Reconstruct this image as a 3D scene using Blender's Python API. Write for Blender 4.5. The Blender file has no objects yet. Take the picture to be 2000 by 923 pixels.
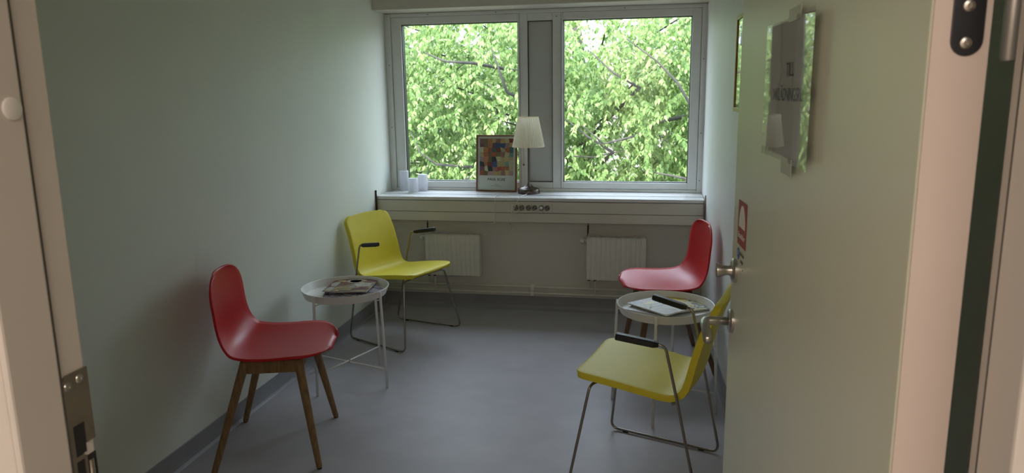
import bpy, bmesh, math, random
import numpy as np
from mathutils import Vector, Matrix

random.seed(7)
rng = np.random.default_rng(11)
scn = bpy.context.scene
col = scn.collection
PI = math.pi

# ------------------------------------------------------------------ camera
EYE = Vector((0.0, 0.0, 1.54))
yaw, pitch, roll = 0.18784598, 0.192292, -0.0138228
cyw, syw = math.cos(yaw), math.sin(yaw)
f0 = Vector((-syw, cyw, 0)); r0 = Vector((cyw, syw, 0))
fw = f0 * math.cos(pitch) + Vector((0, 0, -math.sin(pitch)))
u0 = r0.cross(fw)
rt = r0 * math.cos(roll) + u0 * math.sin(roll)
up = -r0 * math.sin(roll) + u0 * math.cos(roll)
cam = bpy.data.cameras.new('camera')
cam.sensor_fit = 'HORIZONTAL'
cam.sensor_width = 36.0
cam.lens = 36.0 * 1438.7 / 2000.0
cam.clip_start = 0.05
cam.clip_end = 300
cam.dof.use_dof = True
cam.dof.focus_distance = 3.6
cam.dof.aperture_fstop = 11.0
cam_o = bpy.data.objects.new('camera', cam)
col.objects.link(cam_o)
m = Matrix.Identity(4)
for i in range(3):
    m[i][0] = rt[i]; m[i][1] = up[i]; m[i][2] = -fw[i]; m[i][3] = EYE[i]
cam_o.matrix_world = m
scn.camera = cam_o

# ------------------------------------------------------------------ sky, sun, lamps, exposure
SKY_STRENGTH = 4.5
world = bpy.data.worlds.new('sky')
scn.world = world
world.use_nodes = True
wn = world.node_tree.nodes; wl = world.node_tree.links
wn.clear()
w_out = wn.new('ShaderNodeOutputWorld')
w_bg = wn.new('ShaderNodeBackground')
# bright hazy overcast: luminance grows from the horizon to the zenith as (1 + 2 sin h) / 3
w_tc = wn.new('ShaderNodeTexCoord')
w_sep = wn.new('ShaderNodeSeparateXYZ')
wl.new(w_tc.outputs['Generated'], w_sep.inputs[0])
w_max = wn.new('ShaderNodeMath'); w_max.operation = 'MAXIMUM'; w_max.inputs[1].default_value = 0.0
wl.new(w_sep.outputs['Z'], w_max.inputs[0])
w_mad = wn.new('ShaderNodeMath'); w_mad.operation = 'MULTIPLY_ADD'
w_mad.inputs[1].default_value = 2.0 / 3.0 * SKY_STRENGTH; w_mad.inputs[2].default_value = 1.0 / 3.0 * SKY_STRENGTH
wl.new(w_max.outputs[0], w_mad.inputs[0])
w_bg.inputs['Color'].default_value = (0.85, 0.96, 1.17, 1)
wl.new(w_mad.outputs[0], w_bg.inputs['Strength'])
wl.new(w_bg.outputs[0], w_out.inputs['Surface'])

sun = bpy.data.lights.new('sun', 'SUN')
sun.energy = 6.0
sun.angle = math.radians(4.0)
sun.color = (1.0, 0.95, 0.86)
sun_o = bpy.data.objects.new('sun', sun)
col.objects.link(sun_o)
sun_dir = Vector((0.35, 0.62, -0.72)).normalized()
sun_o.rotation_euler = sun_dir.to_track_quat('-Z', 'Y').to_euler()
sun_o.location = (-4, -6, 12)

corr = bpy.data.lights.new('corridor_lamp', 'AREA')
corr.shape = 'RECTANGLE'; corr.size = 2.6; corr.size_y = 0.3
corr.energy = 21.0
corr.color = (1.0, 0.87, 0.76)
corr_o = bpy.data.objects.new('corridor_lamp', corr)
corr_o.location = (-0.35, -1.05, 2.46)
col.objects.link(corr_o)

for nm, x in (('window_portal', -1.37), ('window_portal', -0.185)):   # sampling portals in the two panes: they emit nothing
    pl = bpy.data.lights.new(nm, 'AREA')
    pl.shape = 'RECTANGLE'; pl.size = 0.88; pl.size_y = 1.14
    pl.cycles.is_portal = True
    po = bpy.data.objects.new(nm, pl)
    po.location = (x, 5.42, 1.467)
    po.rotation_euler = (-PI / 2, 0, 0)
    col.objects.link(po)

scn.view_settings.view_transform = 'Standard'
scn.view_settings.look = 'None'
scn.view_settings.gamma = 1.0
scn.view_settings.use_curve_mapping = False
scn.view_settings.exposure = 1.1
scn.cycles.max_bounces = 12
scn.cycles.diffuse_bounces = 7
scn.cycles.glossy_bounces = 4
scn.cycles.transmission_bounces = 6
scn.cycles.transparent_max_bounces = 12
scn.cycles.caustics_reflective = False
scn.cycles.caustics_refractive = False
scn.cycles.use_denoising = True
scn.cycles.sample_clamp_indirect = 6.0

# ------------------------------------------------------------------ materials
def lin(c):
    return tuple(((v / 12.92) if v <= 0.04045 else ((v + 0.055) / 1.055) ** 2.4) for v in c)

def mat(name, color, rough=0.5, metal=0.0, spec=0.5, noise=0.0, nscale=40.0, bump=0.0, bscale=200.0, stretch=None, sheen=0.0, coat=0.0, transl=None, tmix=0.45):
    mt = bpy.data.materials.new(name)
    mt.use_nodes = True
    nt = mt.node_tree; n = nt.nodes; l = nt.links
    b = n['Principled BSDF']
    b.inputs['Base Color'].default_value = (*color, 1)
    b.inputs['Roughness'].default_value = rough
    b.inputs['Metallic'].default_value = metal
    b.inputs['Specular IOR Level'].default_value = spec
    b.inputs['Coat Weight'].default_value = coat
    tc = n.new('ShaderNodeTexCoord')
    mp = n.new('ShaderNodeMapping')
    l.new(tc.outputs['Object'], mp.inputs['Vector'])
    if stretch: mp.inputs['Scale'].default_value = stretch
    if noise > 0:
        nz = n.new('ShaderNodeTexNoise'); nz.inputs['Scale'].default_value = nscale; nz.inputs['Detail'].default_value = 5
        l.new(mp.outputs[0], nz.inputs['Vector'])
        rp = n.new('ShaderNodeValToRGB')
        rp.color_ramp.elements[0].position = 0.3; rp.color_ramp.elements[1].position = 0.7
        rp.color_ramp.elements[0].color = (*[max(0, v * (1 - noise)) for v in color], 1)
        rp.color_ramp.elements[1].color = (*[min(1, v * (1 + noise)) for v in color], 1)
        l.new(nz.outputs['Fac'], rp.inputs['Fac'])
        l.new(rp.outputs['Color'], b.inputs['Base Color'])
    if bump > 0:
        nb = n.new('ShaderNodeTexNoise'); nb.inputs['Scale'].default_value = bscale; nb.inputs['Detail'].default_value = 3
        l.new(mp.outputs[0], nb.inputs['Vector'])
        bp = n.new('ShaderNodeBump'); bp.inputs['Strength'].default_value = bump; bp.inputs['Distance'].default_value = 0.001
        l.new(nb.outputs['Fac'], bp.inputs['Height'])
        l.new(bp.outputs['Normal'], b.inputs['Normal'])
    if transl:
        tr = n.new('ShaderNodeBsdfTranslucent'); tr.inputs['Color'].default_value = (*transl, 1)
        mx = n.new('ShaderNodeMixShader'); mx.inputs[0].default_value = tmix
        l.new(b.outputs[0], mx.inputs[1]); l.new(tr.outputs[0], mx.inputs[2])
        l.new(mx.outputs[0], n['Material Output'].inputs['Surface'])
    return mt

M = {}
M['wall'] = mat('wall_paint', (0.73, 0.77, 0.69), 0.55, noise=0.02, nscale=3, bump=0.15, bscale=350)
M['wall_right'] = mat('wall_paint_right', (0.76, 0.77, 0.74), 0.5, noise=0.02, nscale=3, bump=0.15, bscale=350)
M['wall_back'] = mat('wall_paint_back', (0.66, 0.64, 0.57), 0.6, noise=0.03, nscale=4, bump=0.1, bscale=300)
M['corridor'] = mat('corridor_paint', (0.70, 0.62, 0.53), 0.6, noise=0.02, nscale=3)
M['ceiling'] = mat('ceiling_paint', (0.78, 0.78, 0.75), 0.8, noise=0.02, nscale=8)
M['floor'] = mat('vinyl_floor', (0.39, 0.373, 0.395), 0.44, spec=0.3, noise=0.06, nscale=6, bump=0.05, bscale=120)
M['skirting'] = mat('vinyl_skirting', (0.27, 0.27, 0.285), 0.4, spec=0.4, noise=0.06, nscale=6)
M['frame_paint'] = mat('door_frame_paint', (0.66, 0.63, 0.585), 0.45, noise=0.02, nscale=6)
M['door_paint'] = mat('door_paint', (0.68, 0.71, 0.575), 0.33, noise=0.015, nscale=5, bump=0.08, bscale=500)
M['door_edge'] = mat('door_edge_paint', (0.62, 0.54, 0.49), 0.5, noise=0.02, nscale=6)
M['win_paint'] = mat('window_paint', (0.72, 0.73, 0.70), 0.4, noise=0.03, nscale=10)
M['post_panel'] = mat('mullion_panel', (0.52, 0.53, 0.51), 0.55, noise=0.02, nscale=8)
M['sill'] = mat('sill_paint', (0.74, 0.74, 0.74), 0.22, noise=0.02, nscale=8)
M['panel'] = mat('sill_panel_paint', (0.66, 0.63, 0.55), 0.45, noise=0.02, nscale=8)
M['gap'] = mat('joint_shadow_gap', (0.05, 0.05, 0.045), 0.8, noise=0.05)
M['gasket'] = mat('black_gasket', (0.012, 0.013, 0.012), 0.5, noise=0.05)
M['vent'] = mat('grey_vent_strip', (0.30, 0.32, 0.35), 0.4, noise=0.05)
M['seal'] = mat('grey_rubber_seal', (0.10, 0.095, 0.085), 0.7, noise=0.05)
M['red'] = mat('red_plastic', (0.53, 0.006, 0.014), 0.36, spec=0.4, noise=0.02, nscale=20, bump=0.12, bscale=900)
M['yellow'] = mat('yellow_lacquer', (0.72, 0.62, 0.045), 0.48, spec=0.3, noise=0.02, nscale=20, bump=0.06, bscale=700)
M['oak'] = mat('smoked_oak', (0.16, 0.085, 0.035), 0.5, noise=0.35, nscale=14, stretch=(6, 6, 0.8), bump=0.1, bscale=90)
M['oak_light'] = mat('oiled_oak', (0.235, 0.145, 0.06), 0.5, noise=0.3, nscale=14, stretch=(6, 6, 0.8), bump=0.1, bscale=90)
M['chrome'] = mat('satin_chrome', (0.34, 0.31, 0.27), 0.2, metal=1.0, noise=0.04, nscale=60)
M['steel'] = mat('brushed_steel', (0.56, 0.54, 0.50), 0.3, metal=1.0, noise=0.08, nscale=50, stretch=(1, 1, 20))
M['zinc'] = mat('zinc_plate', (0.36, 0.31, 0.25), 0.38, metal=0.9, noise=0.12, nscale=30)
M['zinc_light'] = mat('zinc_knuckle', (0.60, 0.60, 0.58), 0.35, metal=0.6, noise=0.05)
M['blackmetal'] = mat('black_hinge_metal', (0.05, 0.055, 0.065), 0.32, metal=0.7, noise=0.08)
M['blackpad'] = mat('black_arm_pad', (0.012, 0.013, 0.013), 0.42, noise=0.1, nscale=60)
M['white_metal'] = mat('white_powder_coat', (0.78, 0.77, 0.73), 0.36, noise=0.02, nscale=30)
M['radiator'] = mat('radiator_enamel', (0.72, 0.70, 0.62), 0.4, noise=0.02, nscale=20)
M['pipe'] = mat('pipe_paint', (0.68, 0.66, 0.58), 0.42, noise=0.03, nscale=20)
M['dark'] = mat('dark_brown_metal', (0.06, 0.045, 0.035), 0.4, metal=0.5, noise=0.1)
M['white_plastic'] = mat('white_plastic', (0.78, 0.78, 0.74), 0.35, noise=0.02)
M['socket'] = mat('socket_plastic', (0.24, 0.225, 0.19), 0.4, noise=0.03)
M['wax'] = mat('white_wax', (0.80, 0.81, 0.83), 0.45, noise=0.03, nscale=30, transl=(0.75, 0.76, 0.8))
M['wood_frame'] = mat('reddish_wood_frame', (0.21, 0.085, 0.045), 0.42, noise=0.25, nscale=20, stretch=(1, 1, 6))
M['gold'] = mat('dull_gold_frame', (0.33, 0.21, 0.07), 0.4, metal=0.6, noise=0.15)
M['paper'] = mat('white_paper', (0.76, 0.75, 0.72), 0.7, noise=0.02, nscale=12)
M['ink'] = mat('black_ink', (0.02, 0.02, 0.022), 0.7, noise=0.02)
M['greyink'] = mat('grey_ink', (0.30, 0.30, 0.30), 0.7, noise=0.02)
M['whiteink'] = mat('white_print', (0.80, 0.79, 0.76), 0.6, noise=0.02)
M['redsign'] = mat('red_sign_print', (0.34, 0.035, 0.03), 0.5, noise=0.04)
M['bluesign'] = mat('blue_sign_print', (0.03, 0.10, 0.42), 0.5, noise=0.04)
M['tape'] = mat('brown_packing_tape', (0.40, 0.37, 0.31), 0.4, noise=0.04)
M['shade'] = mat('pleated_cream_fabric', (0.84, 0.80, 0.66), 0.8, noise=0.05, nscale=60, transl=(0.93, 0.88, 0.72), tmix=0.62)
M['bronze'] = mat('brushed_bronze', (0.12, 0.095, 0.085), 0.30, metal=0.85, noise=0.1, nscale=40)
M['cord'] = mat('white_cord', (0.72, 0.72, 0.68), 0.4, noise=0.02)
M['pages'] = mat('page_edges', (0.60, 0.57, 0.52), 0.8, noise=0.15, nscale=200, stretch=(1, 1, 30))
M['bark'] = mat('tree_bark', (0.05, 0.045, 0.04), 0.85, noise=0.4, nscale=6, stretch=(3, 3, 0.6), bump=0.6, bscale=20)
M['ground'] = mat('leaf_litter', (0.13, 0.105, 0.095), 0.95, noise=0.45, nscale=1.5)
M['building'] = mat('facade_render', (0.5, 0.48, 0.45), 0.9, noise=0.1, nscale=2)

def glass_mat(name, tint, ior):
    mt = bpy.data.materials.new(name); mt.use_nodes = True
    nt = mt.node_tree; n = nt.nodes; l = nt.links
    n.remove(n['Principled BSDF'])
    tr = n.new('ShaderNodeBsdfTransparent'); tr.inputs['Color'].default_value = (*tint, 1)
    gl = n.new('ShaderNodeBsdfGlossy'); gl.inputs['Roughness'].default_value = 0.02
    fr = n.new('ShaderNodeFresnel')
    geo = n.new('ShaderNodeNewGeometry')           # same reflectance on the way in and on the way out of the sheet
    mad = n.new('ShaderNodeMath'); mad.operation = 'MULTIPLY_ADD'
    mad.inputs[1].default_value = 1.0 / ior - ior; mad.inputs[2].default_value = ior
    l.new(geo.outputs['Backfacing'], mad.inputs[0]); l.new(mad.outputs[0], fr.inputs['IOR'])
    mx = n.new('ShaderNodeMixShader')
    l.new(fr.outputs[0], mx.inputs[0]); l.new(tr.outputs[0], mx.inputs[1]); l.new(gl.outputs[0], mx.inputs[2])
    l.new(mx.outputs[0], n['Material Output'].inputs['Surface'])
    return mt
M['glass'] = glass_mat('window_glass', (0.95, 0.97, 0.95), 1.45)
M['sleeve'] = glass_mat('clear_plastic_sleeve', (0.93, 0.93, 0.91), 1.3)

def leaf_mat(name, dark, midc, light, transl):
    mt = bpy.data.materials.new(name); mt.use_nodes = True
    nt = mt.node_tree; n = nt.nodes; l = nt.links
    b = n['Principled BSDF']
    g = n.new('ShaderNodeNewGeometry')
    rp = n.new('ShaderNodeValToRGB')
    rp.color_ramp.elements[0].color = (*dark, 1)
    rp.color_ramp.elements[1].color = (*light, 1)
    e = rp.color_ramp.elements.new(0.5); e.color = (*midc, 1)
    l.new(g.outputs['Random Per Island'], rp.inputs['Fac'])
    l.new(rp.outputs['Color'], b.inputs['Base Color'])
    b.inputs['Roughness'].default_value = 0.45
    b.inputs['Specular IOR Level'].default_value = 0.3
    tr = n.new('ShaderNodeBsdfTranslucent')
    hs = n.new('ShaderNodeMix'); hs.data_type = 'RGBA'; hs.blend_type = 'MULTIPLY'; hs.inputs[0].default_value = 1.0
    l.new(rp.outputs['Color'], hs.inputs[6]); hs.inputs[7].default_value = (*transl, 1)
    l.new(hs.outputs[2], tr.inputs['Color'])
    mx = n.new('ShaderNodeMixShader'); mx.inputs[0].default_value = 0.42
    l.new(b.outputs[0], mx.inputs[1]); l.new(tr.outputs[0], mx.inputs[2])
    l.new(mx.outputs[0], n['Material Output'].inputs['Surface'])
    return mt
M['leaf'] = leaf_mat('spring_leaf', (0.075, 0.145, 0.030), (0.16, 0.26, 0.075), (0.36, 0.45, 0.19), (1.0, 1.0, 0.7))
M['leaf_far'] = leaf_mat('far_spring_leaf', (0.08, 0.14, 0.04), (0.14, 0.22, 0.07), (0.25, 0.32, 0.13), (1.0, 1.0, 0.7))

# ------------------------------------------------------------------ helpers
def ob(name, me, material=None, parent=None, loc=(0, 0, 0), rot=None):
    o = bpy.data.objects.new(name, me)
    if material is not None:
        me.materials.append(material)
    o.location = loc
    if rot is not None: o.rotation_euler = rot
    if parent is not None: o.parent = parent
    col.objects.link(o)
    return o

def fromb(name, bm, material, parent=None, loc=(0, 0, 0), rot=None, smooth=False, bevel=0.0, seg=2):
    bmesh.ops.recalc_face_normals(bm, faces=bm.faces[:])
    me = bpy.data.meshes.new(name)
    bm.to_mesh(me); bm.free()
    if smooth:
        for p in me.polygons: p.use_smooth = True
    o = ob(name, me, material, parent, loc, rot)
    if bevel > 0:
        md = o.modifiers.new('edge', 'BEVEL'); md.width = bevel; md.segments = seg; md.limit_method = 'ANGLE'; md.angle_limit = math.radians(40)
    return o

def thing(name, label, cat, loc=(0, 0, 0), rz=0.0, group=None, kind=None):
    o = bpy.data.objects.new(name, None)
    o.empty_display_size = 0.1
    o.location = loc; o.rotation_euler = (0, 0, rz)
    tag(o, label, cat, group, kind)
    col.objects.link(o)
    return o

def tag(o, label, cat, group=None, kind=None):
    o['label'] = label; o['category'] = cat
    if group: o['group'] = group
    if kind: o['kind'] = kind
    return o

def dup(root, loc, rz, label):
    r = root.copy(); col.objects.link(r); r.location = loc; r.rotation_euler = (0, 0, rz); r['label'] = label
    for ch in list(root.children):
        c = ch.copy(); col.objects.link(c); c.parent = r
        for g in list(ch.children):
            d = g.copy(); col.objects.link(d); d.parent = c
    return r

def bbox(bm, x0, x1, y0, y1, z0, z1, mtx=None):
    vs = [bm.verts.new((x, y, z)) for x in (x0, x1) for y in (y0, y1) for z in (z0, z1)]
    for f in ((0, 1, 3, 2), (4, 6, 7, 5), (0, 4, 5, 1), (2, 3, 7, 6), (0, 2, 6, 4), (1, 5, 7, 3)):
        bm.faces.new([vs[i] for i in f])
    if mtx is not None:
        bmesh.ops.transform(bm, matrix=mtx, verts=vs)
    return vs

def box(name, b, material, parent=None, bevel=0.0, loc=(0, 0, 0), rot=None):
    bm = bmesh.new(); bbox(bm, *b)
    return fromb(name, bm, material, parent, loc, rot, bevel=bevel)

def prism(bm, pts, axis, a, b):
    """extrude a closed 2D outline along an axis ('x','y','z') from a to b"""
    def P(p, t):
        return {'x': (t, p[0], p[1]), 'y': (p[0], t, p[1]), 'z': (p[0], p[1], t)}[axis]
    A = [bm.verts.new(P(p, a)) for p in pts]; B = [bm.verts.new(P(p, b)) for p in pts]
    n = len(pts)
    bm.faces.new(A[::-1]); bm.faces.new(B)
    for i in range(n):
        bm.faces.new((A[i], A[(i + 1) % n], B[(i + 1) % n], B[i]))

def fillet(pts, r, n=6):
    pts = [Vector(p) for p in pts]
    out = [pts[0]]
    for i in range(1, len(pts) - 1):
        p = pts[i]; a = pts[i - 1] - p; b = pts[i + 1] - p
        la, lb = a.length, b.length
        a.normalize(); b.normalize()
        ang = a.angle(b)
        rr = r[i] if isinstance(r, (list, tuple)) else r
        if rr <= 0 or ang > PI - 0.02:
            out.append(p); continue
        d = min(rr / math.tan(ang / 2), la * 0.49, lb * 0.49)
        p0 = p + a * d; p1 = p + b * d
        for k in range(n + 1):
            t = k / n
            out.append(p0 * (1 - t) ** 2 + p * (2 * t * (1 - t)) + p1 * t ** 2)
    out.append(pts[-1])
    return out

def tube(bm, pts, r, n=10, cap=True):
    pts = [Vector(p) for p in pts]
    rings = []
    T0 = (pts[1] - pts[0]).normalized()
    ref = Vector((0, 0, 1)) if abs(T0.z) < 0.9 else Vector((1, 0, 0))
    N = (ref - T0 * ref.dot(T0)).normalized()
    for i, p in enumerate(pts):
        T = (pts[min(i + 1, len(pts) - 1)] - pts[max(i - 1, 0)]).normalized()
        N = (N - T * N.dot(T))
        if N.length < 1e-6: N = T.orthogonal()
        N.normalize(); B = T.cross(N)
        rad = r[i] if isinstance(r, (list, tuple)) else r
        rings.append([bm.verts.new(p + (N * math.cos(2 * PI * k / n) + B * math.sin(2 * PI * k / n)) * rad) for k in range(n)])
    for a, b in zip(rings, rings[1:]):
        for k in range(n):
            bm.faces.new((a[k], a[(k + 1) % n], b[(k + 1) % n], b[k]))
    if cap:
        bm.faces.new(rings[0][::-1]); bm.faces.new(rings[-1])

def tube_ob(name, pts, r, material, parent=None, n=10, loc=(0, 0, 0)):
    bm = bmesh.new(); tube(bm, pts, r, n)
    return fromb(name, bm, material, parent, loc, smooth=True)

def lathe(bm, prof, n=32, mtx=None):
    """prof: (radius, height) pairs; r=0 at the ends closes the body"""
    rings = []; allv = []
    for r, z in prof:
        if r < 1e-6:
            v = [bm.verts.new((0, 0, z))]
        else:
            v = [bm.verts.new((r * math.cos(2 * PI * k / n), r * math.sin(2 * PI * k / n), z)) for k in range(n)]
        rings.append(v); allv += v
    for a, b in zip(rings, rings[1:]):
        if len(a) == 1 and len(b) == 1: continue
        for k in range(n):
            if len(a) == 1: bm.faces.new((a[0], b[(k + 1) % n], b[k]))
            elif len(b) == 1: bm.faces.new((a[k], a[(k + 1) % n], b[0]))
            else: bm.faces.new((a[k], a[(k + 1) % n], b[(k + 1) % n], b[k]))
    if mtx is not None: bmesh.ops.transform(bm, matrix=mtx, verts=allv)

def autosmooth(o, deg=35):
    me = o.data
    me.polygons.foreach_set('use_smooth', [True] * len(me.polygons))
    bm = bmesh.new(); bm.from_mesh(me)
    for e in bm.edges:
        if len(e.link_faces) == 2 and e.calc_face_angle(0) > math.radians(deg): e.smooth = False
    bm.to_mesh(me); bm.free()
    return o

def lathe_ob(name, prof, material, parent=None, n=32, loc=(0, 0, 0), mtx=None):
    bm = bmesh.new(); lathe(bm, prof, n, mtx)
    return autosmooth(fromb(name, bm, material, parent, loc))

def text(name, body, size, material, parent, mtx, align='CENTER', sx=1.0, extrude=0.0003, spacing=1.0, weight=0.0):
    cu = bpy.data.curves.new(name, 'FONT')
    cu.body = body; cu.size = size; cu.align_x = align; cu.align_y = 'CENTER'; cu.extrude = extrude
    cu.space_character = spacing; cu.offset = weight
    cu.materials.append(material)
    tmp = bpy.data.objects.new(name, cu)
    me = bpy.data.meshes.new_from_object(tmp)
    bpy.data.objects.remove(tmp); bpy.data.curves.remove(cu)
    me.name = name
    o = bpy.data.objects.new(name, me)
    o.parent = parent
    o.matrix_local = mtx @ Matrix.Diagonal((sx, 1, 1, 1))
    col.objects.link(o)
    return o

AX = lambda x, y, z: Matrix((x, y, z)).transposed().to_4x4()     # columns

# ------------------------------------------------------------------ the room
XL, ZC = -1.93, 2.50
YB = 5.08                    # wall below the window
YW = 5.30                    # window plane
def xr(y): return 0.353 + (YW - y) * 0.0225       # right wall runs slightly out of square

bm = bmesh.new(); prism(bm, [(-2.6, -1.7), (2.4, -1.7), (2.4, 0.66), (xr(0.66) + 0.1, 0.66), (xr(5.4) + 0.1, 5.4), (-2.03, 5.4), (-2.03, 0.66), (-2.6, 0.66)], 'z', -0.12, 0.0)
tag(fromb('floor', bm, M['floor']), 'grey vinyl floor of the room with a soft sheen', 'floor', kind='structure')
bm = bmesh.new(); bbox(bm, -2.7, 2.5, -1.8, 5.5, ZC, ZC + 0.12)
tag(fromb('ceiling', bm, M['ceiling']), 'white ceiling over the room and corridor', 'ceiling', kind='structure')
tag(box('wall_left', (XL - 0.12, XL, 0.665, 5.45, -0.0, ZC), M['wall']), 'long bare pale grey-green wall on the left', 'wall', kind='structure')
bm = bmesh.new(); prism(bm, [(xr(0.665), 0.665), (xr(0.665) + 0.12, 0.665), (xr(5.45) + 0.12, 5.45), (xr(5.45), 5.45)], 'z', 0, ZC)
tag(fromb('wall_right', bm, M['wall_right']), 'pale wall on the right behind the open door', 'wall', kind='structure')
bm = bmesh.new()
bbox(bm, XL - 0.02, xr(YB) + 0.05, YB, 5.45, 0, 0.802)
bbox(bm, XL - 0.02, xr(YB) + 0.05, YW + 0.0, 5.45, 2.112, ZC)
tag(fromb('wall_back', bm, M['wall_back']), 'beige wall below the window with radiators and pipes', 'wall', kind='structure')
bm = bmesh.new(); bbox(bm, XL, xr(5.06) + 0.004, 5.06, YW, 2.116, ZC)
tag(fromb('trim_1', bm, M['panel'], bevel=0.003), 'boxed-in pelmet beam across the top of the window', 'pelmet', kind='structure')
bm = bmesh.new()
bbox(bm, -2.6, -0.70, 0.615, 0.715, 0, ZC); bbox(bm, 0.345, 2.4, 0.615, 0.715, 0, ZC); bbox(bm, -0.70, 0.345, 0.615, 0.715, 2.10, ZC)
tag(fromb('wall_front', bm, M['corridor']), 'wall around the doorway we look through', 'wall', kind='structure')
bm = bmesh.new(); bbox(bm, -2.6, 2.4, -1.75, -1.65, 0, ZC); bbox(bm, -2.7, -2.6, -1.75, 0.715, 0, ZC); bbox(bm, 2.4, 2.5, -1.75, 0.715, 0, ZC)
tag(fromb('wall_corridor', bm, M['corridor']), 'warm lit corridor walls behind the viewpoint', 'wall', kind='structure')

# coved vinyl skirting
cove = [(0, 0), (0.016, 0), (0.012, 0.004), (0.007, 0.012), (0.0045, 0.03), (0.004, 0.092), (0.0, 0.094)]
bm = bmesh.new(); prism(bm, [(XL + a, b) for a, b in cove], 'y', 0.715, YB)
tag(fromb('baseboard_left', bm, M['skirting'], smooth=False), 'grey coved vinyl skirting along the left wall', 'skirting', kind='structure')
bm = bmesh.new(); prism(bm, [(YB - a * 2.2, b * 1.05) for a, b in cove], 'x', XL, xr(YB))
tag(fromb('baseboard_back', bm, M['skirting']), 'grey coved vinyl skirting under the heating pipes', 'skirting', kind='structure')
bm = bmesh.new()
L1 = [Vector((xr(0.715) - a, 0.715, b)) for a, b in cove]; L2 = [Vector((xr(YB) - a, YB, b)) for a, b in cove]
A = [bm.verts.new(p) for p in L1]; B = [bm.verts.new(p) for p in L2]
for i in range(len(A)): bm.faces.new((A[i], A[(i + 1) % len(A)], B[(i + 1) % len(A)], B[i]))
bm.faces.new(A); bm.faces.new(B[::-1])
tag(fromb('baseboard_right', bm, M['skirting']), 'grey coved vinyl skirting along the right wall', 'skirting', kind='structure')

# ------------------------------------------------------------------ window
def bars(bm, x0, x1, z0, z1, ox0, ox1, oz0, oz1, y0, y1):
    """four mitreless frame bars: outer rect x0..z1, opening ox0..oz1"""
    bbox(bm, x0, ox0, y0, y1, z0, z1); bbox(bm, ox1, x1, y0, y1, z0, z1)
    bbox(bm, ox0, ox1, y0, y1, z0, oz0); bbox(bm, ox0, ox1, y0, y1, oz1, z1)

fr = thing('trim_2', 'white painted window frame with a wide middle post', 'window frame', (0, YW, 0), kind='structure')
XE = xr(YW) + 0.004
for nm, b in (('frame_post', (XL, -1.886, -0.012, 0.10, 0.832, 2.112)), ('frame_post', (0.318, XE, -0.012, 0.10, 0.832, 2.112)),
              ('frame_rail', (-1.886, 0.318, -0.006, 0.10, 2.088, 2.112)), ('frame_rail', (-1.886, 0.318, -0.006, 0.10, 0.832, 0.852)),
              ('middle_post', (-0.936, -0.878, 0.006, 0.10, 0.852, 2.088)), ('middle_post', (-0.700, -0.640, 0.006, 0.10, 0.852, 2.088)),
              ('post_rail', (-0.878, -0.700, 0.008, 0.06, 2.036, 2.088)), ('post_rail', (-0.878, -0.700, 0.008, 0.06, 0.852, 0.898))):
    box(nm, b, M['win_paint'], fr, bevel=0.003)
box('post_panel', (-0.874, -0.704, 0.022, 0.06, 0.902, 2.032), M['post_panel'], fr, bevel=0.002)
bm = bmesh.new(); bars(bm, -0.879, -0.699, 0.897, 2.037, -0.874, -0.704, 0.902, 2.032, 0.014, 0.03)
fromb('panel_gasket', bm, M['gasket'], fr)
for x, z in ((-1.905, 1.30), (-1.905, 1.75), (-1.60, 2.10), (-1.10, 2.10), (0.335, 1.25), (0.335, 1.75), (0.335, 0.92), (-0.2, 2.10), (-0.669, 2.06)):
    lathe_ob('screw_cap', [(0, 0), (0.0045, 0), (0.0045, 0.002), (0, 0.003)], M['socket'], fr, n=10, mtx=Matrix.Translation((x, -0.012 if x < -1.7 or x > 0.3 else -0.006, z)) @ Matrix.Rotation(PI / 2, 4, 'X'))

def window(name, label, x0, x1, ox0, ox1):
    w = thing(name, label, 'window', ((x0 + x1) / 2, YW, 0), kind='structure')
    c = (x0 + x1) / 2
    for nm, b in (('sash_stile', (x0 - c, ox0 - c, 0.0, 0.07, 0.853, 2.087)), ('sash_stile', (ox1 - c, x1 - c, 0.0, 0.07, 0.853, 2.087)),
                  ('sash_rail', (ox0 - c, ox1 - c, 0.0, 0.07, 0.853, 0.899)), ('sash_rail', (ox0 - c, ox1 - c, 0.0, 0.07, 2.036, 2.087))):
        box(nm, b, M['win_paint'], w, bevel=0.004)
    bm = bmesh.new(); bars(bm, ox0 - c - 0.002, ox1 - c + 0.002, 0.897, 2.038, ox0 - c + 0.0045, ox1 - c - 0.0045, 0.9035, 2.0315, 0.012, 0.066)
    fromb('gasket', bm, M['gasket'], w)
    box('pane', (ox0 - c, ox1 - c, 0.040, 0.046, 0.899, 2.036), M['glass'], w)
    return w
w1 = window('window_1', 'left window pane looking out on green leaves, above the candles', -1.884, -0.938, -1.809, -0.947)
w2 = window('window_2', 'right window pane looking out on green leaves, beside the right wall', -0.638, 0.316, -0.625, 0.254)

# ------------------------------------------------------------------ sill with its installation duct
sl = thing('trim_3', 'white window sill over a boxed cable duct running wall to wall', 'sill', (0, 4.96, 0), kind='structure')
XS0, XS1 = XL + 0.006, 0.352
box('sill_board', (XS0, XS1, 0.145, 0.345, 0.800, 0.832), M['sill'], sl, bevel=0.003)
bm = bmesh.new(); bbox(bm, XS0, XS1, 0.0, 0.118, 0.806, 0.830)
fromb('sill_nosing', bm, M['sill'], sl, bevel=0.005, seg=3)
box('sill_groove', (XS0 + 0.03, XS1 - 0.01, 0.118, 0.145, 0.80, 0.829), M['vent'], sl)
box('duct_cover', (XS0, XS1, 0.002, 0.02, 0.7255, 0.8025), M['panel'], sl, bevel=0.002)
box('duct_cover', (XS0, XS1, 0.000, 0.02, 0.660, 0.7225), M['panel'], sl, bevel=0.002)
box('duct_body', (XS0 + 0.005, XS1 - 0.005, 0.012, 0.118, 0.662, 0.804), M['gap'], sl)
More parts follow.
